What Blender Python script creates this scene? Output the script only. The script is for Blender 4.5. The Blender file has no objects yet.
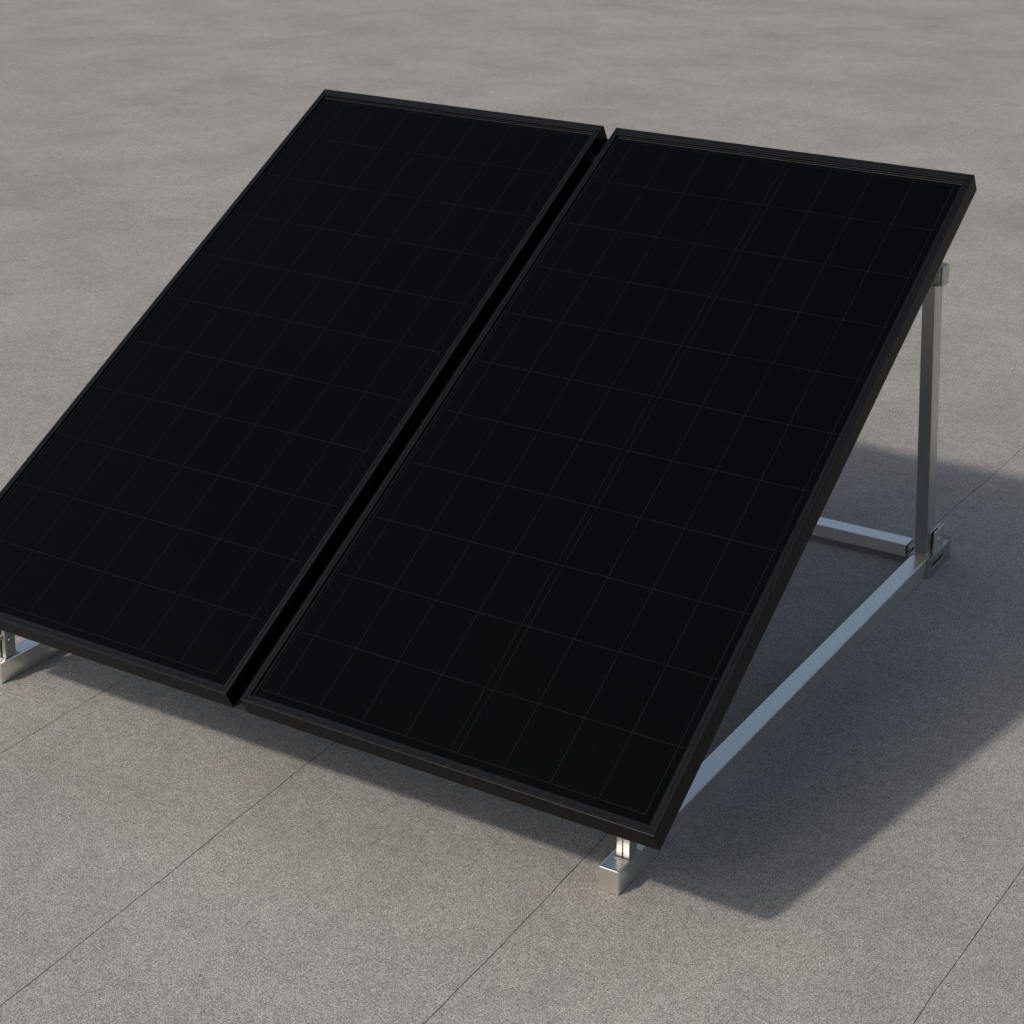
import bpy, bmesh, math, random
from mathutils import Vector, Matrix
random.seed(4)
S = bpy.context.scene
COL = S.collection

# ------------------------------------------------------------------ sizes
TILT = 0.5294           # panel tilt (rad), about 30 degrees
H0 = 0.3033             # height of the front top edge
LEN, W_R, W_L, GAP, TH = 1.900, 1.000, 0.940, 0.039, 0.051
RW, RH = 0.048, 0.057   # base rail section
XR = 0.774              # left face of the right base rail
XL = -0.960             # left face of the left base rail
RY1 = 2.181             # rear end of rails

# ------------------------------------------------------------------ helpers
def link(name, bm, mat, parent=None, bevel=0.0, smooth=False):
    me = bpy.data.meshes.new(name)
    bmesh.ops.recalc_face_normals(bm, faces=bm.faces)
    bm.to_mesh(me); bm.free()
    o = bpy.data.objects.new(name, me)
    COL.objects.link(o)
    me.materials.append(mat)
    if parent is not None: o.parent = parent
    if bevel:
        b = o.modifiers.new('bevel', 'BEVEL'); b.width = bevel; b.segments = 2
        b.limit_method = 'ANGLE'; b.angle_limit = math.radians(40)
        b.harden_normals = False
    if smooth:
        for f in me.polygons: f.use_smooth = True
    return o

def box(bm, x0, x1, y0, y1, z0, z1, M=None):
    vs = [bm.verts.new(Vector(c)) for c in
          [(x0,y0,z0),(x1,y0,z0),(x1,y1,z0),(x0,y1,z0),(x0,y0,z1),(x1,y0,z1),(x1,y1,z1),(x0,y1,z1)]]
    for f in [(0,3,2,1),(4,5,6,7),(0,1,5,4),(1,2,6,5),(2,3,7,6),(3,0,4,7)]:
        bm.faces.new([vs[i] for i in f])
    if M is not None: bmesh.ops.transform(bm, matrix=M, verts=vs)
    return bm

def cyl(bm, a, b, r, n=20):
    a, b = Vector(a), Vector(b); d = b - a
    q = Vector((0,0,1)).rotation_difference(d.normalized()).to_matrix().to_4x4()
    bmesh.ops.create_cone(bm, cap_ends=True, segments=n, radius1=r, radius2=r, depth=d.length,
                          matrix=Matrix.Translation((a+b)/2) @ q)
    return bm

def prism(bm, prof, axis, t0, t1):
    """extrude a closed 2-D profile along an axis; prof holds the two other coordinates in order"""
    def P(u, v, t):
        return {'x': (t,u,v), 'y': (u,t,v), 'z': (u,v,t)}[axis]
    A = [bm.verts.new(P(u,v,t0)) for u,v in prof]; B = [bm.verts.new(P(u,v,t1)) for u,v in prof]
    n = len(prof)
    for i in range(n):
        bm.faces.new([A[i],A[(i+1)%n],B[(i+1)%n],B[i]])
    bm.faces.new(A[::-1]); bm.faces.new(B)
    return bm

def thing(name, label, cat, loc=(0,0,0), group=None):
    o = bpy.data.objects.new(name, None); COL.objects.link(o)
    o.location = loc; o['label'] = label; o['category'] = cat
    o.empty_display_size = .1
    if group: o['group'] = group
    return o

# ------------------------------------------------------------------ materials
def newmat(name):
    m = bpy.data.materials.new(name); m.use_nodes = True
    nt = m.node_tree; b = nt.nodes['Principled BSDF']
    return m, nt, b
def N(nt, t, **kw):
    n = nt.nodes.new(t)
    for k, v in kw.items():
        if k in n.inputs: n.inputs[k].default_value = v
        else: setattr(n, k, v)
    return n
def ramp(nt, src, stops):
    r = nt.nodes.new('ShaderNodeValToRGB')
    e = r.color_ramp.elements
    while len(e) < len(stops): e.new(.5)
    for i, (p, c) in enumerate(stops):
        e[i].position = p; e[i].color = (*c, 1) if not isinstance(c, (int, float)) else (c, c, c, 1)
    nt.links.new(src, r.inputs['Fac']); return r

def ground_mat():
    m, nt, b = newmat('granular_roof_surface'); L = nt.links.new
    tc = N(nt, 'ShaderNodeTexCoord'); P = tc.outputs['Object']
    # mineral granules: two grain sizes
    n1 = N(nt, 'ShaderNodeTexNoise', Scale=370.0, Detail=2.0, Roughness=.65); L(P, n1.inputs['Vector'])
    n2 = N(nt, 'ShaderNodeTexVoronoi', Scale=480.0, Randomness=1.0); L(P, n2.inputs['Vector'])
    vs = N(nt, 'ShaderNodeSeparateColor'); L(n2.outputs['Color'], vs.inputs['Color'])
    g1 = ramp(nt, n1.outputs['Fac'], [(.30, .40), (.50, 1.0), (.72, 1.66)])
    g2 = ramp(nt, vs.outputs['Red'], [(0, .56), (.5, 1.0), (1, 1.44)])
    # weathering: broad soft patches, some stretched
    n3 = N(nt, 'ShaderNodeTexNoise', Scale=1.4, Detail=5.0, Roughness=.6); L(P, n3.inputs['Vector'])
    g3 = ramp(nt, n3.outputs['Fac'], [(.30, .87), (.5, 1.0), (.70, 1.10)])
    mp = N(nt, 'ShaderNodeMapping'); mp.inputs['Scale'].default_value = (1.0, .8, 1)
    mp.inputs['Rotation'].default_value = (0,0,.5); L(P, mp.inputs['Vector'])
    n4 = N(nt, 'ShaderNodeTexNoise', Scale=5.0, Detail=6.0, Roughness=.7, Distortion=.6); L(mp.outputs['Vector'], n4.inputs['Vector'])
    g4 = ramp(nt, n4.outputs['Fac'], [(.33, .935), (.5, 1.0), (.68, 1.045)])
    n5 = N(nt, 'ShaderNodeTexNoise', Scale=28.0, Detail=4.0, Roughness=.7); L(P, n5.inputs['Vector'])
    g5 = ramp(nt, n5.outputs['Fac'], [(.3, .90), (.5, 1.0), (.7, 1.08)])
    def mul(a, c):
        x = N(nt, 'ShaderNodeMix', data_type='RGBA', blend_type='MULTIPLY'); x.inputs[0].default_value = 1
        L(a, x.inputs[6]); L(c, x.outputs[2].node.inputs[7]); return x.outputs[2]
    base = N(nt, 'ShaderNodeRGB'); base.outputs[0].default_value = (.330, .317, .291, 1)
    o = base.outputs[0]
    for g in (g1, g2, g3, g4, g5): o = mul(o, g.outputs['Color'])
    L(o, b.inputs['Base Color'])
    b.inputs['Roughness'].default_value = .93
    b.inputs['Specular IOR Level'].default_value = .25
    add = N(nt, 'ShaderNodeMath', operation='MULTIPLY_ADD'); L(n1.outputs['Fac'], add.inputs[0]); add.inputs[1].default_value = 1.0
    L(vs.outputs['Red'], add.inputs[2])
    bp = N(nt, 'ShaderNodeBump', Strength=.5, Distance=.0022); L(add.outputs[0], bp.inputs['Height'])
    bp2 = N(nt, 'ShaderNodeBump', Strength=.22, Distance=.03); L(n4.outputs['Fac'], bp2.inputs['Height'])
    L(bp2.outputs['Normal'], bp.inputs['Normal'])
    L(bp.outputs['Normal'], b.inputs['Normal'])
    return m

def alu_mat(name, axis, base=.90, rough=.30):
    """extruded aluminium with fine drawing lines along one axis"""
    m, nt, b = newmat(name); L = nt.links.new
    tc = N(nt, 'ShaderNodeTexCoord'); P = tc.outputs['Object']
    mp = N(nt, 'ShaderNodeMapping'); s = [420, 420, 420]; s[axis] = 5; mp.inputs['Scale'].default_value = s
    L(P, mp.inputs['Vector'])
    n = N(nt, 'ShaderNodeTexNoise', Scale=1.0, Detail=4.0, Roughness=.6); L(mp.outputs['Vector'], n.inputs['Vector'])
    n2 = N(nt, 'ShaderNodeTexNoise', Scale=14.0, Detail=5.0, Roughness=.65); L(P, n2.inputs['Vector'])
    c = ramp(nt, n.outputs['Fac'], [(.3, (base*.95, base*.94, base*.90)), (.7, (base*1.06, base*1.05, base*1.005))])
    L(c.outputs['Color'], b.inputs['Base Color'])
    mx = N(nt, 'ShaderNodeMath', operation='MULTIPLY_ADD'); L(n2.outputs['Fac'], mx.inputs[0]); mx.inputs[1].default_value = .22
    mx.inputs[2].default_value = rough - .11; L(mx.outputs[0], b.inputs['Roughness'])
    b.inputs['Metallic'].default_value = 1
    bp = N(nt, 'ShaderNodeBump', Strength=.12, Distance=.0004); L(n.outputs['Fac'], bp.inputs['Height'])
    L(bp.outputs['Normal'], b.inputs['Normal'])
    return m

def frame_mat():
    m, nt, b = newmat('black_anodised_aluminium'); L = nt.links.new
    tc = N(nt, 'ShaderNodeTexCoord')
    n = N(nt, 'ShaderNodeTexNoise', Scale=60.0, Detail=5.0, Roughness=.6); L(tc.outputs['Object'], n.inputs['Vector'])
    c = ramp(nt, n.outputs['Fac'], [(.3, (.0015, .0017, .0022)), (.7, (.0030, .0033, .0040))])
    L(c.outputs['Color'], b.inputs['Base Color'])
    r = ramp(nt, n.outputs['Fac'], [(.3, .27), (.7, .36)]); L(r.outputs['Color'], b.inputs['Roughness'])
    b.inputs['Specular IOR Level'].default_value = .055
    return m

def rim_sheen():
    m = M_FRAME.copy(); m.name = 'black_rim_sheen'  # copy of the frame black, specular raised to give the rim a sheen
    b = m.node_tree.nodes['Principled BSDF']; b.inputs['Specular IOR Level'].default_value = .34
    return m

def glass_mat():
    m, nt, b = newmat('dark_cell_glass'); L = nt.links.new
    tc = N(nt, 'ShaderNodeTexCoord'); P = tc.outputs['Object']
    n = N(nt, 'ShaderNodeTexNoise', Scale=260.0, Detail=3.0, Roughness=.7); L(P, n.inputs['Vector'])
    n2 = N(nt, 'ShaderNodeTexNoise', Scale=2.2, Detail=4.0); L(P, n2.inputs['Vector'])
    c = ramp(nt, n.outputs['Fac'], [(.32, (.0002, .0003, .0006)), (.68, (.0019, .0021, .0029))])
    L(c.outputs['Color'], b.inputs['Base Color'])
    r = ramp(nt, n2.outputs['Fac'], [(.3, .24), (.7, .32)]); L(r.outputs['Color'], b.inputs['Roughness'])
    b.inputs['Specular IOR Level'].default_value = .06
    bp = N(nt, 'ShaderNodeBump', Strength=.25, Distance=.0006); L(n.outputs['Fac'], bp.inputs['Height'])
    L(bp.outputs['Normal'], b.inputs['Normal'])
    return m

def line_mat():
    m, nt, b = newmat('grey_cell_line'); L = nt.links.new
    tc = N(nt, 'ShaderNodeTexCoord')
    n = N(nt, 'ShaderNodeTexNoise', Scale=9.0, Detail=3.0); L(tc.outputs['Object'], n.inputs['Vector'])
    c = ramp(nt, n.outputs['Fac'], [(.3, (.0028, .0036, .0052)), (.7, (.0056, .0070, .0095))])
    L(c.outputs['Color'], b.inputs['Base Color']); b.inputs['Roughness'].default_value = .5
    b.inputs['Specular IOR Level'].default_value = .10
    return m

def plain(name, c, rough, metal=0.0):
    m, nt, b = newmat(name); L = nt.links.new
    tc = N(nt, 'ShaderNodeTexCoord')
    n = N(nt, 'ShaderNodeTexNoise', Scale=80.0, Detail=4.0); L(tc.outputs['Object'], n.inputs['Vector'])
    r = ramp(nt, n.outputs['Fac'], [(.3, tuple(x*.8 for x in c)), (.7, tuple(min(1, x*1.15) for x in c))])
    L(r.outputs['Color'], b.inputs['Base Color'])
    b.inputs['Roughness'].default_value = rough; b.inputs['Metallic'].default_value = metal
    return m

M_GROUND = ground_mat()
M_ALU_Y = alu_mat('drawn_aluminium_rail', 1)
M_ALU_X = alu_mat('drawn_aluminium_bar', 0)
M_ALU_Z = alu_mat('drawn_aluminium_leg', 2, .62, .33)
M_CLAMP = alu_mat('pressed_aluminium_bracket', 2, .84, .28)
M_SHOE = alu_mat('dull_aluminium_shoe', 1, .50, .36)
M_FOOT = alu_mat('folded_aluminium_foot', 2, .50, .44)
M_CAP = alu_mat('cast_aluminium_cap', 2, .58, .36)
M_FRAME, M_GLASS, M_LINE = frame_mat(), glass_mat(), line_mat()
M_RIM = rim_sheen()
M_STEEL = plain('zinc_bolt_steel', (.55, .53, .50), .32, 1.0)
M_GALV = plain('dull_galvanised_steel', (.30, .29, .27), .38, 1.0)
M_LIGHT_BLOCK = plain('black_gap_light_block', (.003, .003, .003), .8)  # for the added strip that keeps the panel gap black
M_DARK = plain('dark_slot_sheet', (.02, .02, .02), .6)

# ------------------------------------------------------------------ ground with its joints as real grooves
def build_ground():
    joints = [  # (points x at y, where the groove runs out, width)
        ([(-9,-.60),(-.06,-.669),(.38,-.677),(3,-.70)], 2.1, .0018),
        ([(-9,.20),(-.73,.004),(-.2,-.016),(.38,-.045),(3,-.09)], 2.1, .0023),
        ([(-9,.86),(-.35,.709),(.27,.695),(.38,.691),(2.4,.7175),(3.15,.743),(9,.93)], 60, .0022),
        ([(-9,1.22),(.13,1.482),(.75,1.4995),(3,1.56)], 60, .0026),
    ]
    def at(pts, y):
        for (a, xa), (b, xb) in zip(pts, pts[1:]):
            if y <= b or (b, xb) == pts[-1]: return xa + (xb-xa)*(y-a)/(b-a)
    ys = [-60, -25, -8, -4]
    y = -2.0
    while y < 5.0: ys.append(y); y += .05
    ys += [5.5, 6.5, 8, 11, 16, 25, 45, 90, 160]
    bm = bmesh.new(); rows = []
    wob = [0.0]*len(joints)
    for y in ys:
        row = [(-120 - abs(y), 0)]
        for k, (pts, end, w) in enumerate(joints):
            wob[k] = wob[k]*.75 + random.uniform(-.0016, .0016)
            x = at(pts, y) + wob[k] if -9 < y < 30 else at(pts, max(-9, min(30, y)))
            live = y < end and not (k == 2 and .55 < y < 2.33)   # under the stand the joint is filled
            ww = w*random.uniform(.8, 1.2) if live else .0004
            d = .0024 if live else .0
            row += [(x-ww/2, 0), (x-ww*.3, -d), (x+ww*.3, -d), (x+ww/2, 0)]
        row.append((120 + abs(y), 0))
        rows.append([bm.verts.new((x, y, z)) for x, z in row])
    for a, b in zip(rows, rows[1:]):
        for i in range(len(a)-1):
            bm.faces.new([a[i], a[i+1], b[i+1], b[i]])
    o = link('ground', bm, M_GROUND)
    o['kind'] = 'structure'
    o['label'] = 'grey granular flat roof surface with thin straight joints'
build_ground()

# ------------------------------------------------------------------ solar panels
def make_panel(x0, w, cols, col_ext, borders, label):
    """x0: left edge; local x across, y up the slope, z out of the glass"""
    root = thing('solar_panel', label, 'solar panel', (x0, 0, H0), 'solar panels side by side on the tilted stand')
    root.rotation_euler = (TILT, 0, 0)
    # mitred frame, one closed profile swept round the rectangle
    prof = [(0,-.0515),(0,-.0012),(.0004,-.0004),(.0012,0),(.0085,0),(.0090,-.0009),(.0096,-.0009),(.0101,0),(.0150,0),(.0158,-.0003),(.0162,-.0011),
            (.0162,-.0058),(.0172,-.0062),(.0215,-.0062),(.0222,-.0066),(.0225,-.0085),(.0225,-.0150),(.0030,-.0150),(.0030,-.0475),
            (.0290,-.0475),(.0290,-.0515)]
    bm = bmesh.new(); rings = []
    for u, v in prof:
        rings.append([bm.verts.new(c) for c in ((u,u,v),(w-u,u,v),(w-u,LEN-1.55*u,v),(u,LEN-1.55*u,v))])
    n = len(prof)
    for i in range(n):
        a, b = rings[i], rings[(i+1) % n]
        for k in range(4):
            bm.faces.new([a[k], a[(k+1)%4], b[(k+1)%4], b[k]])
    fr = link('frame', bm, M_FRAME, root)
    fr.data.materials.append(M_RIM)          # upward rim and lip faces: same black, sheen added by extra specular
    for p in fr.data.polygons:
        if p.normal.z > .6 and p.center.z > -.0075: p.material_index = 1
    g = .0222
    bm = bmesh.new(); box(bm, g, w-g, g, LEN-1.55*g, -.0140, -.0078)
    glass = link('glass', bm, M_GLASS, root)
    # printed cell lines on the glass
    bm = bmesh.new(); z = -.0075; t = .0008
    bl, br, bb, bt = borders
    rows = [.198,.364,.530,.698,.8665,1.033,1.199,1.3665,1.531,1.698]
    def strip(xa, ya, xb, yb, zz, tt=t):
        if abs(xa-xb) < 1e-6: q = [(xa-tt,ya,zz),(xa+tt,ya,zz),(xa+tt,yb,zz),(xa-tt,yb,zz)]
        else: q = [(xa,ya-tt,zz),(xb,ya-tt,zz),(xb,ya+tt,zz),(xa,ya+tt,zz)]
        bm.faces.new([bm.verts.new(c) for c in q])
    for x in cols: strip(x, bb, x, bt, z)
    for x in (bl, br): strip(x, bb, x, bt, z)
    for s in rows: strip(col_ext[0], s, col_ext[1], s, z+.0002)
    for s in (bb, bt): strip(bl, s, br, s, z+.0002)
    link('cell_grid', bm, M_LINE, glass)
    return root

make_panel(0, W_R, [.0715,.181,.292,.403,.512,.530,.6395,.748,.857], (.036,.973), (.027,.960,.041,1.857),
    'wider black solar panel with a double grid line down its middle')
xl0 = -GAP - W_L
make_panel(xl0, W_L, [c - xl0 for c in (-.883,-.771,-.657,-.543,-.430,-.313,-.202)], (.036, .903), (.028, .879, .041, 1.857),
    'narrower black solar panel with no double line, cut off by the photo edge')

# ------------------------------------------------------------------ the stand
stand = thing('support_frame', 'silver aluminium tilted support frame on the ground under the two black solar panels', 'support frame',
              ((XR+XL+RW)/2, 1.1, 0))
O = Vector(stand.location)
def part(name, bm, mat, bevel=.0012, parent=stand, smooth=False):
    bmesh.ops.translate(bm, verts=bm.verts, vec=-O)
    return link(name, bm, mat, parent, bevel, smooth)

tan, cosT, sinT = math.tan(TILT), math.cos(TILT), math.sin(TILT)
def under(y, d=TH):        # height of the panel underside above ground y
    return H0 + y*tan - d/cosT
BEAM = .042
for x, yf in ((XR, .198), (XL, .180)):
    right = x > 0
    xa, xb = x, x+RW
    bm = bmesh.new(); box(bm, xa, xb, yf, RY1-.006, .0005, RH)
    rail = part('base_rail', bm, M_ALU_Y, .0030)
    # end cap on the front of the rail
    # shoe that clasps the rear end of the rail, slotted on its outer cheek
    for side in (0, 1):
        xo, xi = (xb+.0100, xb+.0004) if side else (xa-.0045, xa-.0004)
        x_lo, x_hi = min(xo, xi), max(xo, xi)
        y0, y1, z0, z1 = 2.005, RY1, .001, RH+.0025
        sy0, sy1, sz0, sz1 = 2.022, 2.118, .024, .038
        bm = bmesh.new()
        outer = [(y0,z0),(y1,z0),(y1,z1),(y0,z1)]; inner = [(sy0,sz0),(sy1,sz0),(sy1,sz1),(sy0,sz1)]
        V = {}
        for nm, pr in (('o', outer), ('i', inner)):
            for k, (yy, zz) in enumerate(pr):
                for xx in (x_lo, x_hi): V[nm, k, xx] = bm.verts.new((xx, yy, zz))
        for k in range(4):
            j = (k+1) % 4
            for xx in (x_lo, x_hi): bm.faces.new([V['o',k,xx], V['o',j,xx], V['i',j,xx], V['i',k,xx]])
            for nm in 'oi': bm.faces.new([V[nm,k,x_lo], V[nm,j,x_lo], V[nm,j,x_hi], V[nm,k,x_hi]])
        c = part('rail_shoe', bm, M_SHOE, .0016)
        bm = bmesh.new(); xs = (x_hi - .0036, x_hi - .0030) if side else (x_lo+.0030, x_lo+.0036)
        box(bm, xs[0], xs[1], sy0-.003, sy1+.003, sz0-.003, sz1+.003)
        part('shoe_slot', bm, M_DARK, 0, c)  # dark sheet set inside the slot opening
        c2 = c
    bm = bmesh.new(); box(bm, xa-.004, xb+.0096, RY1-.0058, RY1-.001, .001, RH+.010)
    part('end_plate', bm, M_SHOE, .0012)
    # rear leg: leans a little forward
    yb0, yb1, lx0, lx1 = 2.024, 2.080, xa+.004, xa+.042
    lean = -.0935; zt = .870
    M = Matrix.Identity(4); M[1][2] = lean; M[1][3] = -lean*RH
    bm = bmesh.new(); box(bm, lx0, lx1, yb0, yb1, RH+.0008, zt, M)
    leg = part('rear_leg', bm, M_ALU_Z, .0025)
    ty = yb0 + lean*(zt-RH)
    # foot plate weld line under the leg
    bm = bmesh.new(); box(bm, lx0-.002, xb, yb0-.004, yb1+.05, RH+.0002, RH+.0034)
    part('foot_plate', bm, M_CLAMP, .0008)
    # U bracket at the leg's outer side
    bm = bmesh.new()
    by0, by1, bz0, bz1 = 2.030, 2.112, RH+.0036, RH+.068
    box(bm, lx1+.0006, lx1+.0034, by0, by1, bz0, bz1)
    box(bm, lx1+.0100, lx1+.0128, by0+.008, by1+.008, bz0, bz1)
    box(bm, lx1+.0036, lx1+.0098, by0+.060, by0+.064, bz0, bz1-.004)
    br = part('leg_bracket', bm, M_CLAMP, .0007)
    bm = bmesh.new(); cyl(bm, (lx1+.0129, by0+.05, RH+.034), (lx1+.0175, by0+.05, RH+.034), .0075, 6)
    part('bolt', bm, M_STEEL, .0006, br)
    # head clamp on top of the leg with its end cap
    bm = bmesh.new(); box(bm, lx0-.004, lx1+.0105, ty-.002, ty+.060, zt+.0005, zt+.052)
    hc = part('head_clamp', bm, M_GALV, .003)
    bm = bmesh.new(); box(bm, lx1+.0108, lx1+.0176, ty+.004, ty+.052, zt-.001, zt+.053)
    part('end_cap', bm, M_CAP, .0028, hc)
    bm = bmesh.new(); cyl(bm, (lx1-.010, ty+.012, zt+.0525), (lx1-.010, ty+.012, zt+.060), .0085, 6)
    part('bolt', bm, M_STEEL, .0008, hc)
    # sloping beam under the panels and the arm that ties it to the leg
    M2 = Matrix.Translation((0,0,H0)) @ Matrix.Rotation(TILT, 4, 'X')
    bm = bmesh.new(); box(bm, xa+.004, xa+.044, .16, LEN-.16, -TH-.0012-BEAM, -TH-.0012, M2)
    part('sloping_beam', bm, M_ALU_Y, .002)
    za0, za1 = zt+.006, zt+.044
    ya = (za0 - H0 + (TH+BEAM)/cosT)/tan
    bm = bmesh.new(); box(bm, xa+.006, xa+.036, ya, ty-.0048, za0, za1)
    part('support_arm', bm, M_ALU_Y, .002)
    # front foot: folded channel, open to the front
    fy0 = yf + (.046 if right else .022); fx0 = xa + (.0165 if right else .014); fw, fd, tt, dp = (.031, .034, .0138, .003) if right else (.031, .034, .0115, .028)
    ftop = under(fy0) - BEAM/cosT - .001
    bm = bmesh.new()
    prism(bm, [(fx0,fy0),(fx0+tt,fy0),(fx0+tt,fy0+dp),(fx0+fw-tt,fy0+dp),(fx0+fw-tt,fy0),(fx0+fw,fy0),(fx0+fw,fy0+fd),(fx0,fy0+fd)], 'z', RH+.0034, ftop)
    ff = part('front_foot', bm, M_FOOT, .0009)
    bm = bmesh.new(); box(bm, fx0-.003, fx0+fw+.003, fy0-.005, fy0+fd+.012, RH+.0003, RH+.0031)
    part('foot_flange', bm, M_FOOT, .0008, ff)
    bm = bmesh.new(); cyl(bm, (fx0+fw+.0003, fy0+.014, RH+.050), (fx0+fw+.006, fy0+.014, RH+.050), .007, 6)
    cyl(bm, (fx0+fw/2, fy0-.0006, RH+.058), (fx0+fw/2, fy0-.007, RH+.058), .0085, 6)
    part('bolt', bm, M_STEEL, .0008, ff)

# cross bar between the rails and its end connectors
cz0, cz1, cy0, cy1 = .020, RH, 2.066, 2.124
ca, cb = XL+RW+.036, XR-.036
bm = bmesh.new(); box(bm, ca, cb, cy0, cy1, cz0, cz1)
cross = part('cross_bar', bm, M_ALU_X, .0022)
for x0, x1, s in ((XL+RW+.005, ca-.0006, -1), (cb+.0006, XR-.005, 1)):
    bm = bmesh.new(); box(bm, x0, x1, cy0+.006, cy1-.006, cz0+.004, cz1-.005)
    con = part('connector', bm, M_GALV, .002, cross)
    xm = x0+.011 if s > 0 else x1-.011
    for dz in (.006, .020):
        bm = bmesh.new(); cyl(bm, (xm, cy0+.0062, cz1-.004-dz), (xm, cy0-.002, cz1-.004-dz), .0058, 16)
        part('bolt', bm, M_STEEL, .0008, con)

# middle clamps in the gap between the two panels
for s in (1.815,):
    M2 = Matrix.Translation((0,0,H0)) @ Matrix.Rotation(TILT, 4, 'X')
    bm = bmesh.new(); box(bm, -GAP+.004, -.004, s-.012, s+.018, -.066, -.040, M2)
    part('middle_clamp', bm, M_CLAMP, .0015)

# added black strip, blocks light coming through the panel gap
M2 = Matrix.Translation((0,0,H0)) @ Matrix.Rotation(TILT, 4, 'X')
for a, b in ((.0015, 1.802), (1.834, LEN-.0015)):
    bm = bmesh.new(); box(bm, -GAP+.0006, -.0006, a, b, -.050, -.046, M2)
    part('gap_light_block', bm, M_LIGHT_BLOCK, .0004)

# ------------------------------------------------------------------ light
sx, sy = .430, .990
d = Vector((sx, sy, -1)).normalized()
sun = bpy.data.lights.new('sun', 'SUN'); sun.energy = 2.3; sun.angle = math.radians(2.6); sun.color = (1, .91, .80)
so = bpy.data.objects.new('sun', sun); COL.objects.link(so)
so.rotation_euler = d.to_track_quat('-Z', 'Y').to_euler()
so.location = (-3, -6, 7)
el = math.asin(-d.z); rot = math.atan2(-d.x, -d.y)
w = bpy.data.worlds.new('World'); S.world = w; w.use_nodes = True
nt = w.node_tree; bg = nt.nodes['Background']
sky = nt.nodes.new('ShaderNodeTexSky'); sky.sky_type = 'NISHITA'; sky.sun_disc = False
sky.sun_elevation = el; sky.sun_rotation = rot
sky.air_density = 1.0; sky.dust_density = 3.0; sky.ozone_density = .6
hs = nt.nodes.new('ShaderNodeHueSaturation'); hs.inputs['Saturation'].default_value = .84   # pale, slightly hazy sky
nt.links.new(sky.outputs['Color'], hs.inputs['Color'])
nt.links.new(hs.outputs['Color'], bg.inputs['Color']); bg.inputs['Strength'].default_value = .104

# ------------------------------------------------------------------ camera
yaw, pitch, roll = .54154364, .26158414, .0094227
F, CX, CY = 1981.032, 13.37, -283.946
cp, sp, cyw, syw = math.cos(pitch), math.sin(pitch), math.cos(yaw), math.sin(yaw)
dv = Vector((-syw*cp, cyw*cp, -sp)); r = Vector((cyw, syw, 0)); u = r.cross(dv)
r2 = math.cos(roll)*r + math.sin(roll)*u; u2 = -math.sin(roll)*r + math.cos(roll)*u
cam = bpy.data.cameras.new('camera'); co = bpy.data.objects.new('camera', cam); COL.objects.link(co)
mw = Matrix((r2, u2, -dv)).transposed().to_4x4(); mw.translation = (2.49481, -2.97867, 2.38242)
co.matrix_world = mw
cam.sensor_width = 36; cam.lens = F/1024*36; cam.shift_x = -CX/1024; cam.shift_y = CY/1024
cam.clip_start = .05; cam.clip_end = 600
S.camera = co
S.view_settings.view_transform = 'Standard'; S.view_settings.look = 'None'
S.view_settings.exposure = 0; S.view_settings.gamma = 1; S.view_settings.use_curve_mapping = False
